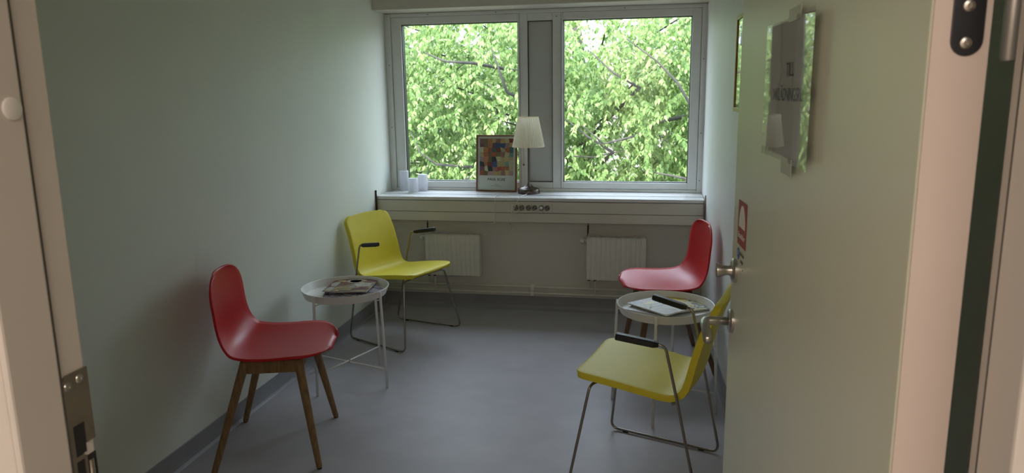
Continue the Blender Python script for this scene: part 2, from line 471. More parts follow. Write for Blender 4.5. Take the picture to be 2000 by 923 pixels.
box('duct_base', (XS0, XS1, 0.02, 0.118, 0.657, 0.662), M['panel'], sl)
box('end_plate', (XS0 - 0.006, XS0 + 0.004, -0.016, -0.006, 0.69, 0.872), M['dark'], sl)
box('end_plate', (XS1 + 0.001, XS1 + 0.007, -0.016, 0.004, 0.66, 0.862), M['zinc'], sl)

# six-outlet strip in the duct
ss = thing('socket_strip', 'beige strip of six wall sockets set into the duct below the table lamp', 'socket', (-0.804, 4.96, 0.7615))
box('faceplate', (-0.145, 0.145, -0.006, 0.004, -0.034, 0.030), M['panel'], ss, bevel=0.002)
for xj in (-0.083, 0.003, 0.003 + 0.078): box('module_joint', (xj - 0.0007, xj + 0.0007, -0.0066, 0.0, -0.033, 0.029), M['gap'], ss)
R90 = Matrix.Rotation(PI / 2, 4, 'X')
for k, xs in enumerate((-0.911, -0.870, -0.823, -0.780, -0.734, -0.693)):
    lx = xs + 0.804
    so = lathe_ob('socket', [(0.0195, 0.0), (0.0195, 0.0035), (0.0178, 0.0038), (0.0170, 0.0009), (0, 0.0007)], M['socket'], ss, n=24,
                  loc=(lx, -0.006, 0), mtx=R90)
    for dx, dz in ((-0.0085, 0.004), (0.0085, -0.004)):
        lathe_ob('pin_hole', [(0, 0.0), (0.0040, 0.0), (0.0040, 0.0012), (0, 0.0012)], M['ink'], so, n=10, mtx=Matrix.Translation((dx, -0.0004, dz)) @ R90)
    for dx, dz in ((-0.005, -0.0155), (0.005, 0.0155)):
        bm = bmesh.new(); bbox(bm, dx - 0.004, dx + 0.004, -0.003, 0.005, dz - 0.0022, dz + 0.0022)
        fromb('earth_clip', bm, M['ink'], so)

# ------------------------------------------------------------------ radiators and pipes
def radiator(x0, x1, label):
    r = thing('radiator', label, 'radiator', ((x0 + x1) / 2, 4.99, 0.255), group='radiators under the window')
    hw = (x1 - x0) / 2; H = 0.30
    bm = bmesh.new()
    n = 11; pitch_ = (2 * hw - 0.03) / n
    out = [(-hw, 0.0)]
    for k in range(n):
        xa = -hw + 0.015 + k * pitch_
        out += [(xa + 0.002, 0.0), (xa + 0.008, 0.0042), (xa + pitch_ * 0.42, 0.0042), (xa + pitch_ * 0.42 + 0.005, 0.0)]
    out += [(hw, 0.0), (hw, 0.012), (-hw, 0.012)]
    prism(bm, out, 'z', 0.0, H)
    fromb('front_panel', bm, M['radiator'], r, bevel=0.001, seg=1)
    box('rear_panel', (-hw + 0.004, hw - 0.004, 0.05, 0.062, 0.005, H - 0.005), M['radiator'], r, bevel=0.003)
    for s in (-1, 1): box('side_cover', (s * hw - 0.002, s * hw + 0.002, 0.002, 0.060, 0.004, H + 0.001), M['radiator'], r, bevel=0.001)
    bm = bmesh.new()
    for k in range(17):
        xx = -hw + 0.012 + k * (2 * hw - 0.024) / 16
        bbox(bm, xx - 0.004, xx + 0.004, 0.004, 0.058, H - 0.003, H + 0.001)
    bbox(bm, -hw, hw, 0.0, 0.004, H - 0.004, H + 0.002)
    fromb('top_grille', bm, M['radiator'], r)
    for xx in (-hw + 0.07, hw - 0.07): box('wall_bracket', (xx - 0.012, xx + 0.012, 0.055, 0.092, 0.02, H + 0.006), M['radiator'], r, bevel=0.002)
    vx = -hw - 0.022
    v = lathe_ob('valve_head', [(0, -0.022), (0.013, -0.022), (0.0175, -0.012), (0.018, 0.006), (0.014, 0.014), (0.010, 0.02), (0.008, 0.034), (0, 0.034)], M['white_plastic'], r, n=20,
                 mtx=Matrix.Translation((vx - 0.004, 0.032, H - 0.028)) @ Matrix.Rotation(PI / 2, 4, 'Y'))
    box('scale_mark', (vx + 0.002, vx + 0.005, 0.0125, 0.014, H - 0.034, H - 0.022), M['ink'], v)
    # cable from the duct down to the valve
    tube_ob('sensor_cable', fillet([(-hw + 0.004, 0.06, 0.405), (-hw + 0.004, 0.062, 0.33), (-hw - 0.004, 0.06, 0.29), (-hw - 0.004, 0.045, H - 0.02)], 0.02), 0.0028, M['dark'], r, n=8)
    tube_ob('sensor_sleeve', [(-hw + 0.004, 0.059, 0.375), (-hw + 0.002, 0.061, 0.318)], 0.0055, M['dark'], r, n=8)
    for xx, zz, yy in ((-hw + 0.012, 0.175, 0.058), (-hw + 0.055, 0.130, 0.050)):
        pz = zz - 0.255
        t = tube_ob('connection_pipe', fillet([(xx, 0.034, 0.004), (xx, 0.034, pz + 0.05), (xx, yy, pz + 0.01), (xx, yy, pz)], 0.012), 0.0065, M['pipe'], r, n=10)
        lathe_ob('union_nut', [(0, -0.004), (0.011, -0.004), (0.011, 0.012), (0, 0.012)], M['dark'], t, n=6, mtx=Matrix.Translation((xx, 0.034, -0.010)))
    return r
radiator(-1.585, -1.188, 'ribbed cream radiator on the wall behind the yellow chair, left of the two')
radiator(-0.424, -0.021, 'ribbed cream radiator on the wall beside the far red chair, right of the two')
for z, y, lb in ((0.175, 5.049, 'upper of the two painted heating pipes above the skirting'), (0.130, 5.042, 'lower of the two painted heating pipes above the skirting')):
    o = tube_ob('heating_pipe', [(-XL * 0 - 1.9295, y, z), (xr(YB) - 0.002, y, z)], 0.0085, M['pipe'], n=12)
    tag(o, lb, 'pipe', group='heating pipes along the window wall')
for x, lb in ((-0.816, 'pale pipe clip holding both heating pipes between the radiators'),):
    c = thing('pipe_clip', lb, 'clip', (x, 5.08, 0.152))
    box('clip_body', (-0.012, 0.012, -0.053, 0.0, -0.037, 0.037), M['white_plastic'], c, bevel=0.004)
    box('clip_joint', (-0.0125, 0.0125, -0.0536, -0.02, -0.0012, 0.0012), M['socket'], c)

# ------------------------------------------------------------------ door frame
df = thing('trim_4', 'warm white door frame of the doorway with a steel strike plate', 'door frame', (0, 0.67, 0), kind='structure')
ZT = 2.075
box('frame_jamb', (-0.700, -0.655, -0.06, 0.050, 0, ZT + 0.03), M['frame_paint'], df, bevel=0.003)
box('door_stop', (-0.657, -0.648, -0.059, 0.006, 0, ZT), M['frame_paint'], df, bevel=0.003)
box('seal_strip', (-0.655, -0.6505, 0.004, 0.010, 0, ZT), M['seal'], df)
box('frame_jamb', (0.305, 0.345, -0.06, 0.050, 0, ZT + 0.03), M['frame_paint'], df, bevel=0.003)
box('door_stop', (0.291, 0.307, -0.059, 0.002, 0, ZT), M['frame_paint'], df, bevel=0.003)
box('seal_strip', (0.2935, 0.305, 0.001, 0.008, 0, ZT), M['gasket'], df)
box('frame_head', (-0.655, 0.305, -0.06, 0.050, ZT, ZT + 0.03), M['frame_paint'], df, bevel=0.003)
for s, xa in ((-1, -0.70), (1, 0.345)):
    box('architrave', (xa - (0.055 if s < 0 else 0.0), xa + (0.0 if s < 0 else 0.055), -0.068, -0.056, 0, ZT + 0.08), M['corridor'], df, bevel=0.003)
for z in (1.531, 0.65): lathe_ob('screw_cap', [(0.0118, 0.0), (0.0115, 0.0022), (0.009, 0.0034), (0, 0.0036)], M['white_plastic'], df, n=24,
         mtx=Matrix.Translation((-0.648, -0.009, z)) @ Matrix.Rotation(PI / 2, 4, 'Y'))
# strike plate with chamfered corner, bolt opening and latch opening
bm = bmesh.new()
zt, zb, ya, yb = 1.229, 0.93, 0.011, 0.0505
X0, X1 = -0.6552, -0.6528
def strip(y0, y1, z0, z1): bbox(bm, X0, X1, y0, y1, z0, z1)
prism(bm, [(ya + 0.006, zt), (yb, zt), (yb, 1.166), (ya, 1.166), (ya, zt - 0.007)], 'x', X0, X1)
strip(ya, 0.0185, 1.128, 1.166); strip(0.036, yb, 1.139, 1.166)
strip(ya, 0.030, 1.122, 1.128); strip(ya, 0.0175, zb, 1.122); strip(0.030, 0.034, zb, 1.124); 
sp = fromb('strike_plate', bm, M['zinc'], df)
for y, z in ((0.0190, 1.2155), (0.0375, 1.2190)):
    lathe_ob('screw', [(0.0058, 0.0), (0.005, 0.0012), (0.0022, 0.0016), (0.002, 0.0005), (0, 0.0005)], M['steel'], sp, n=16, mtx=Matrix.Translation((X1, y, z)) @ Matrix.Rotation(PI / 2, 4, 'Y'))
box('bolt_hole', (-0.6556, -0.6540, 0.0185, 0.036, 1.128, 1.166), M['ink'], sp)
box('latch_hole', (-0.6556, -0.6540, 0.0175, 0.049, zb, 1.122), M['ink'], sp)
tube_ob('latch_roller', [(-0.6545, 0.040, zb), (-0.6545, 0.040, 1.115)], 0.0035, M['zinc'], sp, n=12)
lathe_ob('hinge_knuckle', [(0, 1.562), (0.0062, 1.562), (0.0074, 1.565), (0.0074, 1.665), (0.0062, 1.668), (0, 1.668)], M['zinc_light'], df, n=20, mtx=Matrix.Translation((0.3093, 0.07, 0)))

# ------------------------------------------------------------------ open door
DA = math.radians(3.5)
door = thing('door_1', 'open pale green-grey door leaf swung in against the right wall', 'door', (0.237, 0.72, 0), DA, kind='structure')
# local frame: y along the leaf away from the hinge, -x the side facing us
DL = 0.93
bm = bmesh.new(); bbox(bm, 0.0, 0.0495, 0.0015, DL, 0.008, 2.055)
fromb('door_leaf', bm, M['door_paint'], door, bevel=0.0025)
box('hinge_edge', (0.0012, 0.0485, -0.0005, 0.0016, 0.010, 2.053), M['door_edge'], door)
def hinge_plate(z):
    bm = bmesh.new()
    h, w = 0.118, 0.0134
    pts = [(0.0295 + w * math.cos(t), z + w + w * math.sin(t)) for t in np.linspace(PI, 2 * PI, 13)] + [(0.0295 + w * math.cos(t), z + h - w + w * math.sin(t)) for t in np.linspace(0, PI, 13)]
    prism(bm, pts, 'y', -0.0022, 0.0)
    hp = fromb('hinge_plate', bm, M['blackmetal'], door, bevel=0.0008)
    for dx, zz in ((0.0275, 1.577 - 1.566), (0.0275, 1.608 - 1.566), (0.0275, 0.075), (0.0275, 0.107)):
        lathe_ob('screw', [(0.0052, 0.0), (0.0048, 0.0010), (0.0024, 0.0016), (0.0018, 0.0002), (0, 0.0002)], M['steel'], hp, n=18, mtx=Matrix.Translation((dx + 0.001, -0.0022, z + zz)) @ R90)
hinge_plate(1.566)
hinge_plate(0.22)
# lever handle on the room side facing us
RX = Matrix.Rotation(-PI / 2, 4, 'Y')            # +z -> -x
ROSE = [(0.0265, 0.0), (0.0265, 0.005), (0.0245, 0.0075), (0.020, 0.009), (0, 0.009)]
lever_pts = fillet([(-0.004, 0.893, 1.043), (-0.060, 0.893, 1.043), (-0.068, 0.770, 1.040)], 0.013, 6)
lev = tube_ob('lever_handle', lever_pts, 0.0095, M['steel'], door, n=18)
lathe_ob('rose', ROSE, M['steel'], lev, mtx=Matrix.Translation((0, 0.893, 1.043)) @ RX)
tt = lathe_ob('thumb_turn', [(0.0, 0.004), (0.0115, 0.004), (0.0115, 0.012), (0.0100, 0.016), (0.0112, 0.024), (0.0155, 0.038), (0.0150, 0.040), (0, 0.040)], M['steel'], door, n=28,
              mtx=Matrix.Translation((0, 0.880, 1.160)) @ RX)
lathe_ob('rose', ROSE, M['steel'], tt, mtx=Matrix.Translation((0, 0.880, 1.160)) @ RX)
# handle on the hidden side
lev2 = tube_ob('lever_handle', fillet([(0.052, 0.893, 1.043), (0.098, 0.893, 1.043), (0.102, 0.775, 1.041)], 0.02, 6), 0.0095, M['steel'], door, n=14)
lathe_ob('rose', ROSE, M['steel'], lev2, mtx=Matrix.Translation((0.0495, 0.893, 1.043)) @ Matrix.Rotation(PI / 2, 4, 'Y'))

# signs fixed to the door: local board frame (u to the right as seen, v up)
dm = Matrix.Translation((0.237, 0.72, 0)) @ Matrix.Rotation(DA, 4, 'Z')
def on_door(t, z, off): return dm @ Vector((-off, t, z))
DROT = Matrix.Rotation(DA, 4, 'Z')
def board(name, label, cat, t, z, off=0.0008):
    o = bpy.data.objects.new(name, None); o.empty_display_size = 0.05
    o.matrix_world = Matrix.Translation(on_door(t, z, off)) @ DROT @ AX((0, -1, 0), (0, 0, 1), (-1, 0, 0))
    tag(o, label, cat); col.objects.link(o)
    return o
sg = board('paper_sign', 'white paper sign in a clear plastic sleeve taped to the open door', 'sign', 0.478, 1.538, 0.0052)
sg.matrix_world = sg.matrix_world @ Matrix.Rotation(math.radians(-1.5), 4, 'Y')
def bowed(name, x0, x1, y0, y1, z, bow, material, thick, parent, nx=14, wave=0.0):
    bm = bmesh.new(); g = []
    for i in range(nx + 1):
        x = x0 + (x1 - x0) * i / nx; row = []
        for j in range(7):
            y = y0 + (y1 - y0) * j / 6
            s = 2 * i / nx - 1
            zz = z + bow * (s ** 2) * (0.85 if s < 0 else 1.0) + wave * math.sin(5 * s + 3 * j / 6) * math.sin(2.2 * j / 6 * PI)
            row.append(bm.verts.new((x, y, zz)))
        g.append(row)
    for i in range(nx):
        for j in range(6): bm.faces.new((g[i][j], g[i + 1][j], g[i + 1][j + 1], g[i][j + 1]))
    if thick > 0: bmesh.ops.solidify(bm, geom=bm.faces[:], thickness=thick)
    return fromb(name, bm, material, parent, smooth=True)
bowed('paper', -0.142, 0.150, -0.099, 0.104, 0.0015, 0.0015, M['paper'], 0.0002, sg)
bowed('plastic_sleeve', -0.166, 0.168, -0.107, 0.107, 0.0028, 0.0042, M['sleeve'], 0.0, sg, nx=40, wave=0.00012)
MT = lambda x, y, z: Matrix.Translation((x, y, z))
text('lettering', 'TILL', 0.029, M['ink'], sg, MT(0.012, 0.030, 0.0022), extrude=0.0001, weight=0.0003)
text('lettering', 'OMKLÄDNINGSRUM', 0.0275, M['ink'], sg, MT(0.002, -0.007, 0.0022), extrude=0.0001, sx=0.98, weight=0.0003)
box('tape', (-0.012, 0.066, 0.100, 0.119, 0.0020, 0.0030), M['tape'], sg)
box('tape', (-0.012, 0.060, -0.125, -0.100, 0.0020, 0.0030), M['tape'], sg)

fd = board('fire_door_sign', 'small red fire door sticker with a white half disc above the thumb turn', 'sign', 0.824, 1.270)
box('sticker', (-0.044, 0.044, -0.046, 0.046, 0, 0.0006), M['redsign'], fd)
bm = bmesh.new()
prism(bm, [(0.033 * math.cos(t), -0.008 + 0.046 * math.sin(t)) for t in np.linspace(0, PI, 25)], 'z', 0.0005, 0.0009)
fromb('half_disc', bm, M['whiteink'], fd)
text('lettering', 'Branddörr', 0.0175, M['whiteink'], fd, MT(0, -0.026, 0.0008), extrude=0.0001)
sh = board('door_notice', 'small transparent notice with a round blue symbol under the fire door sticker', 'sign', 0.826, 1.200)
bm = bmesh.new(); lathe(bm, [(0.0125, 0), (0.0125, 0.0004), (0, 0.0005)], 24, MT(-0.028, 0.003, 0)); fromb('blue_disc', bm, M['bluesign'], sh)
box('exclamation_mark', (-0.0292, -0.0268, 0.000, 0.011, 0.0004, 0.0007), M['whiteink'], sh)
box('exclamation_dot', (-0.0292, -0.0268, -0.0055, -0.003, 0.0004, 0.0007), M['whiteink'], sh)
text('lettering', 'Skall hållas', 0.0105, M['ink'], sh, MT(0.014, 0.008, 0.0003), extrude=0.0001)
text('lettering', 'stängd', 0.0105, M['ink'], sh, MT(0.014, -0.006, 0.0003), extrude=0.0001)
box('small_mark', (0.026, 0.030, -0.022, -0.019, 0, 0.0004), M['ink'], sh)

# picture on the right wall behind the door
def xwall(y): return xr(y)
pw = thing('framed_picture', 'narrow gold frame with glass on the right wall, half hidden by the door', 'picture', (xr(3.42) - 0.0005, 3.42, 1.655), math.atan(0.0225))
bm = bmesh.new(); 
for (y0, y1, z0, z1) in ((-0.20, -0.182, -0.212, 0.212), (0.182, 0.20, -0.212, 0.212), (-0.182, 0.182, -0.212, -0.194), (-0.182, 0.182, 0.194, 0.212)):
    bbox(bm, -0.020, 0, y0, y1, z0, z1)
fromb('frame', bm, M['gold'], pw, bevel=0.002)
box('mount', (-0.010, -0.002, -0.184, 0.184, -0.196, 0.196), M['paper'], pw)
box('glass', (-0.0150, -0.0125, -0.183, 0.183, -0.195, 0.195), M['glass'], pw)

# ------------------------------------------------------------------ chairs
def spline(P, n):
    """dense Catmull-Rom resample of rows P by arc length of the first two columns"""
    P = np.array(P, float); Q = np.vstack([2 * P[0] - P[1], P, 2 * P[-1] - P[-2]])
    out = []
    for i in range(1, len(Q) - 2):
        for t in np.linspace(0, 1, 24, endpoint=False):
            a, b, c, d = Q[i - 1], Q[i], Q[i + 1], Q[i + 2]
            out.append(0.5 * (2 * b + (c - a) * t + (2 * a - 5 * b + 4 * c - d) * t * t + (3 * b - a - 3 * c + d) * t ** 3))
    out.append(P[-1]); out = np.array(out)
    s = np.concatenate([[0], np.cumsum(np.hypot(np.diff(out[:, 0]), np.diff(out[:, 1])))])
    return out, s

def shell(name, prof, r0_, r1_, crown0, crown1, thick, material, parent, nu=46, nv=22, pw_=2.0, level=1):
    """prof rows: x, z, half width, edge lift; r0_/r1_ corner radii at the front and at the top"""
    D, s = spline(prof, 0); L = s[-1]
    tt_ = 0.5 - 0.5 * np.cos(np.linspace(0, PI, nu))
    tt_ = 0.55 * tt_ + 0.45 * np.linspace(0, 1, nu)
    bm = bmesh.new(); g = []
    def at(q): return np.array([np.interp(q, s, D[:, k]) for k in range(4)])
    for q in tt_ * L:
        c = at(q)
        w = c[2]
        if q < r0_: w -= r0_ - math.sqrt(max(0, r0_ ** 2 - (r0_ - q) ** 2))
        if L - q < r1_: w -= r1_ - math.sqrt(max(0, r1_ ** 2 - (r1_ - (L - q)) ** 2))
        row = []
        for v in np.linspace(-1, 1, nv):
            fq0 = max(0, 1 - q / 0.12); fq1 = max(0, 1 - (L - q) / 0.12)
            qq = q + crown0 * fq0 * v * v - crown1 * fq1 * v * v
            cc = at(min(max(qq, 0), L))
            e = 0.004
            t = at(min(qq + e, L))[:2] - at(max(qq - e, 0))[:2]; t /= np.linalg.norm(t)
            nrm = np.array([t[1], -t[0]])
            lf = cc[3] * abs(v) ** pw_
            row.append(bm.verts.new((cc[0] + nrm[0] * lf, w * v, cc[1] + nrm[1] * lf)))
        g.append(row)
    for i in range(nu - 1):
        for j in range(nv - 1): bm.faces.new((g[i][j], g[i + 1][j], g[i + 1][j + 1], g[i][j + 1]))
    me = bpy.data.meshes.new(name); bmesh.ops.recalc_face_normals(bm, faces=bm.faces[:])
    bm.normal_update()
    if bm.faces[len(bm.faces) // 4].normal.z < 0: bmesh.ops.reverse_faces(bm, faces=bm.faces[:])
    bm.to_mesh(me); bm.free()
    for p in me.polygons: p.use_smooth = True
    o = ob(name, me, material, parent)
    md = o.modifiers.new('thickness', 'SOLIDIFY'); md.thickness = thick; md.offset = -1.0; md.use_even_offset = False
    if thick < 0.015: return o
    bv = o.modifiers.new('edge', 'BEVEL'); bv.width = 0.003; bv.segments = 2; bv.limit_method = 'ANGLE'; bv.angle_limit = math.radians(50)
    return o

def red_chair(label, wood):
    c = thing('shell_chair', label, 'chair', group='red chairs')
    prof = [(0.268, 0.458, 0.215, 0.015), (0.247, 0.475, 0.230, 0.016), (0.150, 0.478, 0.250, 0.018), (0.03, 0.466, 0.252, 0.026), (-0.06, 0.462, 0.250, 0.034),
            (-0.125, 0.470, 0.243, 0.042), (-0.165, 0.502, 0.236, 0.046), (-0.183, 0.552, 0.230, 0.040), (-0.190, 0.615, 0.226, 0.033), (-0.194, 0.69, 0.225, 0.030), (-0.199, 0.76, 0.223, 0.026), (-0.205, 0.815, 0.215, 0.020)]
    shell('seat_shell', prof, 0.11, 0.105, 0.02, 0.012, 0.009, M['red'], c)
    tops = {}
    for sx in (-1, 1):
        for sy in (-1, 1):
            top = Vector((0.140 if sx > 0 else -0.075, sy * 0.163, 0.458)); foot = Vector((sx * 0.215, sy * 0.252, 0.004))
            tops[sx, sy] = top
            d = foot - top
            pts = [top + d * t for t in (0, 0.02, 0.25, 0.5, 0.75, 0.985, 1.0)]
            lg = tube_ob('leg', pts, [0.0185, 0.0195, 0.0185, 0.0168, 0.0148, 0.0128, 0.011], wood, c, n=14)
            tube_ob('glide', [foot + Vector((0, 0, -0.004)), foot + Vector((0, 0, 0.006))], 0.0105, M['blackpad'], lg, n=12)
    bm = bmesh.new()
    for sy in (-1, 1): bbox(bm, -0.07, 0.135, sy * 0.168 - 0.013, sy * 0.168 + 0.013, 0.404, 0.460)
    for xx in (-0.077, 0.142): bbox(bm, xx - 0.013, xx + 0.013, -0.165, 0.165, 0.404, 0.460)
    fromb('seat_frame', bm, wood, c, bevel=0.004)
    box('mounting_plate', (-0.06, 0.125, -0.15, 0.15, 0.452, 0.459), M['blackpad'], c)
    return c
rc = red_chair('red shell chair with oak legs against the left wall, nearest the doorway', M['oak_light'])
rc.location = (-1.62, 2.84, 0); rc.rotation_euler = (0, 0, math.radians(16))
rc2 = dup(rc, (0.115, 4.165, 0), math.radians(190.6), 'red shell chair with dark legs in the far right corner under the window sill')
for ch in rc2.children:
    if ch.name.startswith(('leg', 'seat_frame')):
        ch.data = ch.data.copy(); ch.data.materials[0] = M['oak']

def yellow_chair(label):
    c = thing('sled_armchair', label, 'chair', group='yellow chairs')
    prof = [(0.254, 0.450, 0.205, 0.004), (0.238, 0.465, 0.222, 0.004), (0.12, 0.456, 0.228, 0.004), (-0.02, 0.436, 0.226, 0.005), (-0.10, 0.422, 0.222, 0.007), (-0.146, 0.424, 0.219, 0.010),
            (-0.176, 0.448, 0.216, 0.012), (-0.193, 0.50, 0.213, 0.013), (-0.210, 0.575, 0.210, 0.013), (-0.236, 0.665, 0.206, 0.014), (-0.266, 0.75, 0.202, 0.009), (-0.280, 0.790, 0.200, 0.005)]
    shell('seat_shell', prof, 0.055, 0.050, 0.006, 0.012, 0.026, M['yellow'], c)
    for s in (-1, 1):
        pts = [(0.160, s * 0.120, 0.412), (0.190, s * 0.205, 0.416), (0.252, s * 0.292, 0.0085), (-0.248, s * 0.236, 0.0085), (-0.160, s * 0.246, 0.42), (-0.112, s * 0.250, 0.630), (0.05, s * 0.282, 0.655)]
        fr_ = tube_ob('side_frame', fillet(pts, [0, 0.035, 0.035, 0.035, 0, 0.035, 0], 7), 0.0058, M['chrome'], c, n=10)
        for q in (0.18, -0.17):
            f_ = (q + 0.228) / 0.46
            box('glide', (q - 0.012, q + 0.012, s * (0.236 + 0.054 * f_) - 0.006, s * (0.236 + 0.054 * f_) + 0.006, 0.0, 0.008), M['blackpad'], fr_)
        # arm pad: flattened, tapered at the rear
        bm = bmesh.new()
        a = Vector((-0.088, s * 0.255, 0.632)); b = Vector((0.066, s * 0.285, 0.657))
        d = (b - a).normalized(); sd = Vector((-d.y, d.x, 0)).normalized(); u_ = d.cross(sd) * 1.0
        if u_.z < 0: u_ = -u_
        rings = []
        for t, w_, h_ in ((0, 0.009, 0.008), (0.12, 0.0145, 0.012), (0.5, 0.016, 0.0125), (0.97, 0.0165, 0.0125), (1.0, 0.0145, 0.0105)):
            p = a.lerp(b, t)
            rings.append([bm.verts.new(p + sd * (w_ * q1) + u_ * (h_ * q2)) for q1, q2 in ((-1, -0.5), (-0.7, -1), (0.7, -1), (1, -0.5), (1, 0.6), (0.75, 1), (-0.75, 1), (-1, 0.6))])
        for A_, B_ in zip(rings, rings[1:]):
            for k in range(8): bm.faces.new((A_[k], A_[(k + 1) % 8], B_[(k + 1) % 8], B_[k]))
        bm.faces.new(rings[0]); bm.faces.new(rings[-1][::-1])
        fromb('armrest_pad', bm, M['blackpad'], c, bevel=0.0012)
    tube_ob('crossbar', [(0.160, -0.125, 0.412), (0.160, 0.125, 0.412)], 0.0058, M['chrome'], c)
    tube_ob('crossbar', fillet([(-0.160, -0.246, 0.42), (-0.130, -0.20, 0.386), (-0.130, 0.20, 0.386), (-0.160, 0.246, 0.42)], 0.02), 0.0058, M['chrome'], c)
    return c
yc = yellow_chair('yellow armchair on a steel sled base in the far left corner by the left wall')
yc.location = (-1.568, 4.405, 0); yc.rotation_euler = (0, 0, math.radians(-20.5))
dup(yc, (0.018, 2.879, 0), math.radians(166), 'yellow armchair on a steel sled base beside the open door, its back to the door')

# ------------------------------------------------------------------ tray tables
def tray_table(label):
    t = thing('tray_table', label, 'table', group='round white tray tables')
    lathe_ob('tray', [(0, 0.487), (0.205, 0.487), (0.216, 0.490), (0.2325, 0.531), (0.2305, 0.533), (0.2275, 0.5315), (0.213, 0.4945), (0.208, 0.4915), (0, 0.4915)], M['white_metal'], t, n=72)
    for k in range(4):
        a = k * PI / 2
        ca, sa = math.cos(a), math.sin(a)
        lg = tube_ob('leg', [(0.2375 * ca, 0.2375 * sa, 0.529), (0.2375 * ca, 0.2375 * sa, 0.527), (0.2385 * ca, 0.2385 * sa, 0.48), (0.256 * ca, 0.256 * sa, 0.0)], [0.004, 0.0065, 0.0068, 0.0068], M['white_metal'], t, n=12)
        tube_ob('tray_clip', [(0.238 * ca, 0.238 * sa, 0.482), (0.195 * ca, 0.195 * sa, 0.4835)], 0.0035, M['white_metal'], lg, n=8)
    for k in range(2):
        a = k * PI / 2
        tube_ob('cross_brace', [(0.252 * math.cos(a), 0.252 * math.sin(a), 0.105 + 0.008 * k), (-0.252 * math.cos(a), -0.252 * math.sin(a), 0.105 + 0.008 * k)], 0.0038, M['white_metal'], t, n=8)
    lathe_ob('centre_screw', [(0, 0.097), (0.005, 0.098), (0.005, 0.119), (0, 0.12)], M['zinc'], t, n=12)
    return t
tb = tray_table('round white tray table beside the near red chair at the left wall')
tb.location = (-1.603, 3.607, 0); tb.rotation_euler = (0, 0, math.radians(-18.5))
dup(tb, (0.083, 3.515, 0), math.radians(-11), 'round white tray table behind the near yellow chair, near the far red chair')

# ------------------------------------------------------------------ magazines
def cover_mat(name, cols, scale, seed):
    mt = bpy.data.materials.new(name); mt.use_nodes = True
    nt = mt.node_tree; n = nt.nodes; l = nt.links
    b = n['Principled BSDF']; b.inputs['Roughness'].default_value = 0.5; b.inputs['Specular IOR Level'].default_value = 0.3
    tc = n.new('ShaderNodeTexCoord'); mp = n.new('ShaderNodeMapping'); mp.inputs['Location'].default_value = (seed * 1.7, seed * 0.9, 0)
    l.new(tc.outputs['Object'], mp.inputs['Vector'])
    nz = n.new('ShaderNodeTexNoise'); nz.inputs['Scale'].default_value = scale; nz.inputs['Detail'].default_value = 3; nz.inputs['Distortion'].default_value = 1.5
    l.new(mp.outputs[0], nz.inputs['Vector'])
    rp = n.new('ShaderNodeValToRGB'); rp.color_ramp.interpolation = 'EASE'
    els = rp.color_ramp.elements
    els[0].position = 0.28; els[0].color = (*cols[0], 1); els[1].position = 0.72; els[1].color = (*cols[-1], 1)
    for i, c in enumerate(cols[1:-1], 1):
        e = els.new(0.28 + 0.44 * i / (len(cols) - 1)); e.color = (*c, 1)
    l.new(nz.outputs['Fac'], rp.inputs['Fac']); l.new(rp.outputs['Color'], b.inputs['Base Color'])
    return mt
def magazine(label, cx, cy, z, ang, w, h, th, cmat, group, tilt=0.0, blocks=()):
    mg = thing('magazine', label, 'magazine', (cx, cy, z), ang, group)
    def sheet(nm, z0, z1, material, inset):
        bm = bmesh.new(); nx = 10; top = []; bot = []
        for i in range(nx + 1):
            x = -w / 2 + inset + (w - 2 * inset) * i / nx
            s = i / nx
            lift = tilt * s ** 2 + 0.0016 * math.sin(PI * s)
            top.append([bm.verts.new((x, y, z1 + lift)) for y in (-h / 2 + inset, h / 2 - inset)])
            bot.append([bm.verts.new((x, y, z0 + lift * (0.0 if z0 < 0.0004 else 0.9))) for y in (-h / 2 + inset, h / 2 - inset)])
        for i in range(nx):
            bm.faces.new((top[i][0], top[i + 1][0], top[i + 1][1], top[i][1])); bm.faces.new((bot[i][1], bot[i + 1][1], bot[i + 1][0], bot[i][0]))
            for j in (0, 1): bm.faces.new((bot[i][j], bot[i + 1][j], top[i + 1][j], top[i][j]))
        bm.faces.new((bot[0][0], bot[0][1], top[0][1], top[0][0])); bm.faces.new((bot[-1][0], bot[-1][1], top[-1][1], top[-1][0]))
        return fromb(nm, bm, material, mg)
    sheet('pages', 0.0003, th - 0.0006, M['pages'], 0.001)
    cv = sheet('cover', th - 0.0006, th, cmat, 0.0)
    for nm, b, mk in blocks:
        x0, x1, y0, y1 = b
        s = ((x0 + x1) / 2 + w / 2) / w
        zz = th + tilt * s ** 2 + 0.0016 * math.sin(PI * s)
        if isinstance(nm, tuple):
            text('cover_lettering', nm[1], nm[2], M[mk], cv, Matrix.Translation(((x0 + x1) / 2, (y0 + y1) / 2, zz + 0.0012)) @ Matrix.Rotation(nm[0], 4, 'Z'), extrude=0.0001)
        else:
            bm = bmesh.new()
            prism(bm, [((x0 + x1) / 2 + (x1 - x0) / 2 * math.cos(t) * (1 + 0.1 * math.sin(3 * t)), (y0 + y1) / 2 + (y1 - y0) / 2 * math.sin(t)) for t in np.linspace(0, 2 * PI, 20, endpoint=False)], 'z', zz - 0.0008, zz + 0.0004)
            fromb(nm, bm, M[mk], cv)
    return mg
